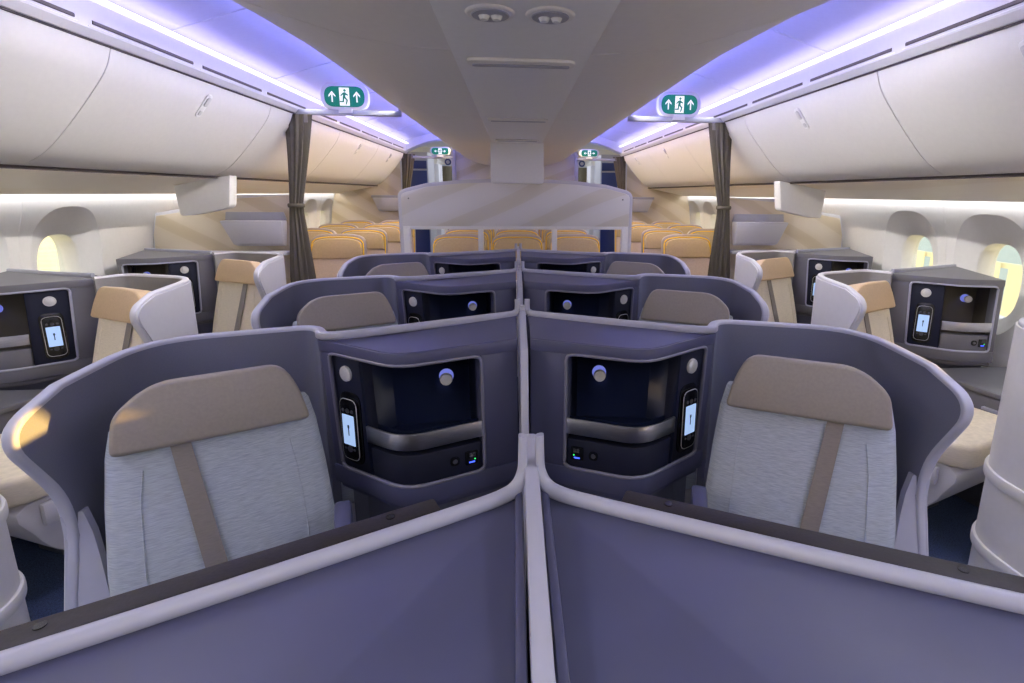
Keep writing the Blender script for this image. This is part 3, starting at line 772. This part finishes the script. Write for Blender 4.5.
for s in (-1, 1):
    sd = 'left' if s < 0 else 'right'
    t = thing('class_divider', 'beige swirl patterned bulkhead wall on the %s behind the last window suite' % sd, 'bulkhead', (s*2.3, 4.45, FLOOR), 'class dividers')
    mb = MB(); pl = [(1.83, FLOOR), (2.72, FLOOR), (2.865, .5), (2.905, .9), (2.90, 1.20), (2.86, 1.35), (2.62, 1.39), (2.24, 1.49), (1.83, 1.52)]
    mb.prism(pl, (0, 4.36, 0), V(s, 0, 0), ZZ, V(0, 1, 0), .05); obj('patterned_panel', mb, 'swirlw', t, .004)
    mb = MB(); mb.tube([(s*x, 4.385, z) for x, z in pl[2:]+[pl[0]]], .012, 8, flat=(.028, .009), up=(0, 1, 0)); obj('edge_trim', mb, 'outer', t)
    mb = MB(); mb.box(*sorted((s*1.85, s*2.83)), 4.25, 4.36, 1.045, 1.075); obj('ledge', mb, 'outer', t, .006)
    t = thing('literature_pocket', 'grey magazine pocket on the %s patterned bulkhead beside the curtain' % sd, 'pocket', (s*2.1, 4.3, 1.12), 'literature pockets')
    mb = MB(); mb.loft([[(s*x, y, z) for x, y, z in ((1.88, 4.355, 1.11), (2.27, 4.355, 1.11), (2.26, 4.28, 1.13), (1.88, 4.28, 1.13))],
                        [(s*x, y, z) for x, y, z in ((1.86, 4.355, 1.32), (2.33, 4.355, 1.32), (2.33, 4.24, 1.32), (1.86, 4.24, 1.32))]]); obj('pocket_body', mb, 'outer', t, .012)
    mb = MB(); mb.loft([[(s*x, 4.355, z) for x, z in ((1.86, 1.32), (2.33, 1.32), (2.32, 1.385), (1.88, 1.385))], [(s*x, 4.335, z) for x, z in ((1.86, 1.32), (2.33, 1.32), (2.32, 1.385), (1.88, 1.385))]]); obj('pocket_back', mb, 'grey', t, .004)
    for (yy, nm, xa, xb, sc_) in ((4.30, 'front', .90, 1.76, 1), (8.36, 'rear', .98, 1.76, 1)):
        t = thing('curtain_rail', 'grey curtain rail across the %s aisle, %s' % (sd, 'in front' if nm == 'front' else 'at the far rear doorway'), 'rail', (s*(xa+xb)/2, yy, 2.13), 'curtain rails')
        mb = MB(); dz = 0 if nm == 'front' else -.065; mb.box(*sorted((s*xa, s*xb)), yy-.02, yy+.02, 2.128+dz, 2.168+dz); obj('rail', mb, 'alu', t, .004)
        mb = MB(); mb.box(*sorted((s*(xa), s*(xa+.02))), yy-.015, yy+.015, 2.16, 2.24); obj('hanger', mb, 'alu', t, .003)
        mb = MB(); mb.box(*sorted((s*(xb-.02), s*xb)), yy-.03, yy+.03, 2.10, 2.172); obj('wall_bracket', mb, 'alu', t, .003)
    # curtain: pleated, gathered and tied
    def curtain(yc, xo, wtop, tie, zb, label):
        rings = []; NZ = 26; n = 88
        t_ = thing('curtain', label, 'curtain', (s*xo, yc, zb), 'tied back curtains')
        for k in range(NZ+1):
            z = 2.128-(2.128-zb)*k/NZ
            if z > tie: q = (z-tie)/(2.128-tie); w = .085+(wtop-.085)*q**1.15; cx = xo-.5*wtop+.075*(1-q)**1.3
            else: q = (tie-z)/(tie-zb); w = .085+.085*min(1, q*2.2); cx = xo-.5*wtop+.075+.005*q
            r = []
            for i in range(n):
                a = 2*math.pi*i/n
                rad = 1+.2*math.sin(i*2*math.pi/n*11)
                r.append((s*(cx+.5*w*math.cos(a)*rad), yc+.035*math.sin(a)*rad, z))
            rings.append(r)
        mb = MB(); mb.loft(rings); cu = obj('cloth', mb, 'curtain', t_, angle=70)
        mb = MB(); mb.tube([(s*(xo-.5*wtop+.075+.058*math.cos(a)), yc+.05*math.sin(a), tie) for a in [2*math.pi*q/20 for q in range(21)]], .012, 8, flat=(.006, .016)); obj('tie_band', mb, 'curtain', t_)
        mb = MB(); mb.box(*sorted((s*(xo-wtop+.01), s*(xo-.004))), yc-.022, yc+.022, 2.07, 2.129); obj('header_tape', mb, 'belt', t_)
    curtain(4.30, 1.772, .178, 1.44, .2, 'brown pleated curtain tied back on the %s aisle, the tall one in front' % sd)
    curtain(8.36, 1.75, .18, 1.45, .2, 'small brown curtain at the %s rear doorway' % sd)
    # exit signs
    for (yy, xc, zc, w, h, rear) in ((4.28, 1.315, 2.262, .36, .195, 0), (8.33, 1.165, 2.175, .31, .13, 1)):
        t = thing('exit_sign', 'green exit sign with running figure on the %s %s' % (sd, 'front curtain rail' if not rear else 'rear doorway rail, small'), 'sign', (s*xc, yy, zc-h/2), 'exit signs')
        mb = MB(); mb.prism(rrect(w, h, h*.49, 10), (s*xc, yy+.045, zc), V(1, 0, 0), ZZ, V(0, -1, 0), .05); hs_ = obj('housing', mb, 'white', t, .01, seg=3)
        mb = MB(); mb.box(s*xc-.05, s*xc+.05, yy-.012, yy+.03, zc-h/2-.02, zc-h/2+.01); obj('bracket', mb, 'white', t)
        e = yy-.0055
        mb = MB(); mb.prism(rrect(w*.83, h*.76, h*.37, 10), (s*xc, e, zc), V(1, 0, 0), ZZ, V(0, -1, 0), .002); fa = obj('lit_face', mb, 'green', t)
        U = h*.76
        def shp(polys, off, m_, nm_):
            q = MB()
            for pg in polys: q.prism([(a*U, b*U) for a, b in pg], (s*xc, e-off, zc), V(1, 0, 0), ZZ, V(0, -1, 0), .0008)
            obj(nm_, q, m_, fa)
        def arrow(cx, ang):
            c_, s_ = math.cos(ang), math.sin(ang)
            A = [(-.035, -.27), (.035, -.27), (.035, .12), (-.035, .12)], [(0, .27), (-.17, .06), (-.17, -.03), (0, .15)], [(0, .27), (0, .15), (.17, -.03), (.17, .06)]
            return [[(cx+x*c_-y*s_, x*s_+y*c_) for x, y in pg] for pg in A]
        an = 0 if not rear else math.pi/2
        shp(arrow(-.62, an)+arrow(.62, an if not rear else -an), .002, 'signw', 'arrow')
        shp([[(-.25, -.44), (.25, -.44), (.25, .44), (-.25, .44)]], .002, 'signw', 'doorway_symbol')
        head = [(.03+.065*math.cos(a), .30+.065*math.sin(a)) for a in [2*math.pi*q/12 for q in range(12)]]
        shp([head, [(-.05, .20), (.07, .22), (.05, -.04), (-.08, -.04)], [(-.06, .2), (-.2, .06), (-.16, .02), (-.03, .13)], [(.05, .2), (.19, .1), (.17, .04), (.04, .1)],
             [(.05, -.02), (.17, -.16), (.10, -.38), (.04, -.38), (.09, -.18), (-.04, -.04)], [(-.08, -.02), (-.10, -.22), (-.24, -.22), (-.24, -.28), (-.04, -.28), (0, -.03)]], .003, 'green', 'running_figure')

# rear wall and galley beyond
for s in (-1, 1):
    sd = 'left' if s < 0 else 'right'
    mb = MB(); mb.prism([(1.78, FLOOR), (2.72, FLOOR), (2.9, .5), (2.93, 1.0), (2.86, 1.5), (2.78, 1.65), (2.6, 2.3), (1.78, 2.5)], (0, 8.45, 0), V(s, 0, 0), ZZ, V(0, 1, 0), .05)
    struct('wall_rear_%s' % sd, mb, 'swirlw')
    t = thing('literature_pocket', 'small far grey magazine pocket on the %s rear wall' % sd, 'pocket', (s*2.0, 8.4, 1.27), 'literature pockets')
    mb = MB(); mb.loft([[(s*x, y, z) for x, y, z in ((1.80, 8.448, 1.25), (2.17, 8.448, 1.25), (2.17, 8.39, 1.27), (1.80, 8.39, 1.27))],
                        [(s*x, y, z) for x, y, z in ((1.80, 8.448, 1.46), (2.24, 8.448, 1.46), (2.24, 8.36, 1.46), (1.80, 8.36, 1.46))]]); obj('pocket_body', mb, 'outer', t, .01)
    mb = MB(); mb.box(*sorted((s*1.80, s*2.26)), 8.37, 8.448, 1.462, 1.50); obj('pocket_back', mb, 'grey', t, .004)
    # door frame posts
    mb = MB(); mb.box(*sorted((s*.94, s*1.0)), 8.38, 8.52, FLOOR, 2.2); mb.box(*sorted((s*1.76, s*1.80)), 8.4, 8.52, FLOOR, 2.2)
    struct('door_%d' % (1 if s < 0 else 2), mb, 'outer', .005)
    t = thing('galley_unit', 'dark blue galley cupboard seen through the %s rear doorway' % sd, 'galley', (s*1.8, 9.6, FLOOR), 'galley cupboards')
    mb = MB(); mb.box(*sorted((s*1.555, s*2.1)), 9.55, 10.3, FLOOR, 2.25); gu = obj('carcass', mb, 'grey', t, .01)
    mb = MB(); mb.box(*sorted((s*1.575, s*1.87)), 9.53, 9.552, FLOOR+.1, 1.93); obj('blue_door', mb, 'blue', t, .006)
    mb = MB(); mb.box(*sorted((s*1.575, s*1.87)), 9.53, 9.552, 1.96, 2.1); obj('blue_header', mb, 'blue', t, .006)
    t = thing('galley_unit', 'grey galley column with small green light beyond the %s rear doorway' % sd, 'galley', (s*1.6, 10.6, FLOOR), 'galley columns')
    mb = MB(); mb.box(*sorted((s*1.50, s*1.72)), 10.5, 11.0, FLOOR, 2.1); obj('carcass', mb, 'outer', t, .01)
    mb = MB(); mb.box(*sorted((s*1.62, s*1.67)), 10.49, 10.502, 1.93, 1.99); obj('green_light', mb, emis('green_light_%s' % sd, (.05, .8, .25), 1.2), t)
    t = thing('curtain', 'dark brown far curtain beyond the %s rear doorway' % sd, 'curtain', (s*1.45, 11.4, .2), 'far curtains')
    mb = MB()
    rings = [[(s*(1.45+(.06+.05*(z-1.2))*math.cos(a)*(1+.15*math.sin(8*a))), 11.4+.04*math.sin(a), z) for a in [2*math.pi*q/32 for q in range(32)]] for z in (.2, .8, 1.3, 1.7, 2.1)]
    mb.loft(rings); obj('cloth', mb, 'curtain', t, angle=70)
    mb = MB(); mb.box(*sorted((s*1.1, s*1.55)), 11.38, 11.42, 2.1, 2.13); obj('rail', mb, 'alu', t)
    t = thing('exit_sign', 'round blue exit sign hanging just inside the %s rear doorway' % sd, 'sign', (s*1.02, 8.9, 2.0), 'blue signs')
    mb = MB(); mb.disc((s*1.12, 8.9, 2.045), (0, -1, 0), .055, .02, 20); obj('housing', mb, 'blue', t, .004)
    mb = MB(); mb.disc((s*1.12, 8.88, 2.045), (0, -1, 0), .03, .002, 20); obj('face', mb, 'grey', t)
mb = MB(); mb.box(-.96, .96, 8.45, 8.50, FLOOR, 2.5); struct('wall_rear_centre', mb, 'swirl')
mb = MB(); mb.box(-3.2, 3.2, 13.0, 13.1, FLOOR, 2.8); struct('wall_rear_end', mb, 'bin')
mb = MB(); mb.box(-3.2, 3.2, 8.55, 13.0, 2.45, 2.5); struct('ceiling_rear', mb, 'ceil')
for s in (-1, 1):
    mb = MB(); mb.loft([[(s*p.x*.93, y, p.y+.06) for p in binp]+[(s*2.3, y, 2.451), (s*1.7, y, 2.451)] for y in (11.0, 13.0)])
    tag(obj('overhead_bin', mb, 'bin'), 'far white overhead bin of the next cabin past the %s doorway' % ('left' if s < 0 else 'right'), 'overhead bin', 'far cabin bins')

# ------------------------------------------------------------------ economy style seats
def build_econ():
    t = thing('cabin_seat', 'seat', 'airline seat', (0, 0, FLOOR))
    tl = .21
    def B(x, z, off): return V(x, -.02+(z-.45)*tl-off, z)          # off towards the camera (-y)
    def outl(w0, w1, zlo, zhi, r):
        return fillet_closed([(-w0, zlo), (w0, zlo), (w1, zhi-.03), (w1*.55, zhi), (-w1*.55, zhi), (-w1, zhi-.03)], [.02, .02, r, .1, .1, r])
    UP = V(0, tl, 1).normalized(); NN = V(0, -1, tl).normalized(); X = V(1, 0, 0)
    sl = 1/UP.z
    mb = MB(); mb.prism([(a, (b-.45)*sl) for a, b in outl(.262, .250, .40, 1.135, .10)], B(0, .45, -.09), X, UP, NN, .075); bk = obj('seat_shell', mb, 'econe', t, .014, seg=3)
    pl = [(a, b) for a, b in outl(.256, .242, .42, 1.118, .10)]
    mb = MB(); mb.tube([B(a, b, .002)+NN*.0 for a, b in pl+pl[:1]], .0065, 6); obj('piping', mb, 'yellow', t)
    mb = MB(); mb.prism([(a, (b-.45)*sl) for a, b in outl(.248, .240, .42, .925, .01)], B(0, .45, -.03), X, UP, NN, .045); obj('backrest', mb, 'econb', t, .012, seg=3)
    mb = MB(); hp = outl(.240, .228, .905, 1.098, .09); mb.prism([(a, (b-.45)*sl) for a, b in hp], B(0, .45, -.03), X, UP, NN, .058); hr = obj('headrest', mb, 'econ', t, .012, seg=3)
    top = [q for q in hp if q[1] > .95]
    mb = MB(); mb.tube([B(a*.985, b-.004, .0)+NN*.024 for a, b in top], .0045, 6); obj('headrest_piping', mb, 'yellow', hr)
    mb = MB(); mb.prism(fillet_closed([(-.23, 0), (.23, 0), (.23, .46), (-.23, .46)], .05), (0, .02, .30), X, V(0, -1, 0), ZZ, .12); obj('seat_cushion', mb, 'econb', t, .025, seg=3)
    for x in (-.238, .238):
        mb = MB(); mb.box(x-.022, x+.022, -.36, .06, .50, .545); mb.box(x-.018, x+.018, -.02, .06, .32, .51); obj('armrest', mb, 'econe', t, .008)
    for x in (-.17, .17):
        mb = MB(); mb.box(x-.02, x+.02, -.36, .0, FLOOR, .30); obj('leg', mb, 'greyd', t, .006)
    return t
ec = build_econ(); index_kids()
rw = ['first row past the curtain', 'second row past the curtain', 'third row past the curtain', 'fourth row past the curtain']
for r_, y in enumerate((5.02, 5.87, 6.72, 7.57)):
    for x, cl_ in ((-1.74, 'left aisle seat'), (-2.30, 'left window seat'), (1.74, 'right aisle seat'), (2.30, 'right window seat'), (0, 'centre block middle seat'), (-.58, 'centre block left seat'), (.58, 'centre block right seat')):
        o = dup(ec, (x, y-.0, 0)); o['label'] = 'tan leather seat with yellow piping, %s, %s' % (cl_, rw[r_]); o['group'] = 'tan seats with yellow piping'
for o in [ec]+list(ec.children_recursive): bpy.data.objects.remove(o)

# ------------------------------------------------------------------ outside the windows
mb = MB(); mb.box(-80, 80, -60, 80, -4.1, -4.0); o = struct('ground', mb, 'apron')
mb = MB()
for k in range(60): mb.box(15.0, 15.03, -14+k*.75, -14+k*.75+.46, -4, -.45)
mb.box(15.1, 15.16, -14, 31, -.62, -.45); mb.box(15.1, 15.16, -14, 31, -2.6, -2.45)
tag(obj('boundary_fence', mb, 'fence'), 'pale yellow slatted fence outside the right windows', 'fence')
t = thing('hangar', 'pale blue hangar wall outside behind the slatted fence', 'building', (24, 8, -4))
mb = MB(); mb.box(24, 24.6, 4.5, 60, -4, 3.4); obj('wall', mb, 'hangar', t)  # height and near end shaped to block sun from the farther right windows
mb = MB(); mb.box(23.9, 24.7, 4.45, 60.2, 3.4, 3.8); obj('roof', mb, 'white', t)

# ------------------------------------------------------------------ light
w = bpy.data.worlds.new('sky'); SC.world = w; w.use_nodes = True; nt = w.node_tree
bg = nt.nodes['Background']; tc = nt.nodes.new('ShaderNodeTexCoord'); sx = nt.nodes.new('ShaderNodeSeparateXYZ'); rp = nt.nodes.new('ShaderNodeValToRGB')
nt.links.new(tc.outputs['Generated'], sx.inputs[0])
mr = nt.nodes.new('ShaderNodeMapRange'); mr.inputs[1].default_value = -1; mr.inputs[2].default_value = 1
nt.links.new(sx.outputs['Z'], mr.inputs[0]); nt.links.new(mr.outputs[0], rp.inputs[0])
e = rp.color_ramp.elements; e[0].position = .48; e[0].color = (1, .75, .30, 1); e[1].position = .75; e[1].color = (.6, .72, .9, 1)
x = e.new(.53); x.color = (1, .82, .5, 1)
nt.links.new(rp.outputs[0], bg.inputs[0]); bg.inputs[1].default_value = 3.2
def light(name, typ, loc, rot, energy, color, **k):
    l = bpy.data.lights.new(name, typ); l.energy = energy; l.color = color
    for a, b in k.items(): setattr(l, a, b)
    o = bpy.data.objects.new(name, l); COL.objects.link(o); o.location = loc; o.rotation_euler = rot; return o
sd = V(-1, -.112, -.046).normalized()
so = light('sun', 'SUN', (10, -8, 4), (0, 0, 0), 26., (1, .56, .12), angle=math.radians(.5)); so.rotation_euler = sd.to_track_quat('-Z', 'Y').to_euler()
def aim(dx, dz): return V(dx, 0, dz).to_track_quat('-Z', 'Y').to_euler()
for s in (-1, 1):
    # cove LEDs: violet-blue ones wash the vault, white ones shine down and inward from the valance edge
    light('cove_led', 'AREA', (s*1.60, 3.3, 2.29), (0, s*math.radians(110), 0), 3, (.30, .24, 1.), shape='RECTANGLE', size=.02, size_y=9.6)
    light('cabin_led', 'AREA', (s*1.625, 1.45, 2.258), (0, s*math.radians(25), 0), 15, (1, .97, .95), shape='RECTANGLE', size=.012, size_y=5.9, spread=math.radians(115))
    light('cabin_led', 'AREA', (s*1.625, 6.05, 2.258), (0, s*math.radians(25), 0), 15, (1, .80, .50), shape='RECTANGLE', size=.012, size_y=3.1, spread=math.radians(115))
    # unseen fills added above centre bin edges: violet for vault, white for side bins
    for (x, ya, yb, wc) in ((.915, 2.35, 4.5, (1, .95, .88)), (.915, 4.5, 8.3, (1, .78, .48)), (1.215, -1.5, 1.2, (1, .95, .88)), (.97, 1.62, 2.33, (1, .95, .88))):
        L = yb-ya
        light('crown_led', 'AREA', (s*x, (ya+yb)/2, 2.295 if x == .97 else 2.25), (0, -s*math.radians(150), 0), 6.8*L, (.20, .22, 1.), shape='RECTANGLE', size=.02, size_y=L)
        light('crown_led', 'AREA', (s*x, (ya+yb)/2, 2.29 if x == .97 else 2.24), (0, -s*math.radians(54), 0), 4.8*L*(1 if wc[1] > .9 else 1.25), wc, shape='RECTANGLE', size=.02, size_y=L, spread=math.radians(84))
light('entry_dome_lamp', 'AREA', (0, -.7, 1.93), (0, 0, 0), 14, (1, .96, .92), shape='RECTANGLE', size=.35, size_y=1.2)  # unseen fill light added behind the camera to brighten the cabin
light('galley_lamp', 'AREA', (0, 10.5, 2.4), (0, 0, 0), 60, (.85, .9, 1), shape='RECTANGLE', size=2.6, size_y=2.5)

# ------------------------------------------------------------------ camera
F_, PX, PY, VX, VY, R_ = 510., 560., 301., 514.5, 193., .0078
yd = V(VX-PX, VY-PY, F_); D_ = -(F_*F_+(VX-PX)**2+(VY-PY)**2)/((VX-PX)+(VY-PY)*R_)
yd.normalize(); xd = V(VX-PX+D_, VY-PY+R_*D_, F_).normalized(); zd = xd.cross(yd)
cam = bpy.data.cameras.new('camera'); co = bpy.data.objects.new('camera', cam); COL.objects.link(co)
m3 = Matrix(((xd.x, -xd.y, -xd.z), (yd.x, -yd.y, -yd.z), (zd.x, -zd.y, -zd.z)))
co.matrix_world = Matrix.Translation((-.025, 0, 1.55)) @ m3.to_4x4()
cam.sensor_width = 36; cam.lens = 36*F_/1024; cam.shift_x = (512-PX)/1024; cam.shift_y = (PY-341.5)/1024; cam.clip_start = .02; cam.clip_end = 300
SC.camera = co
for o in bpy.data.objects:
    for k in ('_b', '_c'):
        if k in o: del o[k]
vs = SC.view_settings; SC.display_settings.display_device = 'sRGB'
vs.view_transform = 'Standard'; vs.look = 'None'; vs.gamma = 1; vs.exposure = 0; vs.use_curve_mapping = False
SC.cycles.use_denoising = True
SC.cycles.max_bounces = 10; SC.cycles.diffuse_bounces = 6; SC.cycles.sample_clamp_indirect = 6
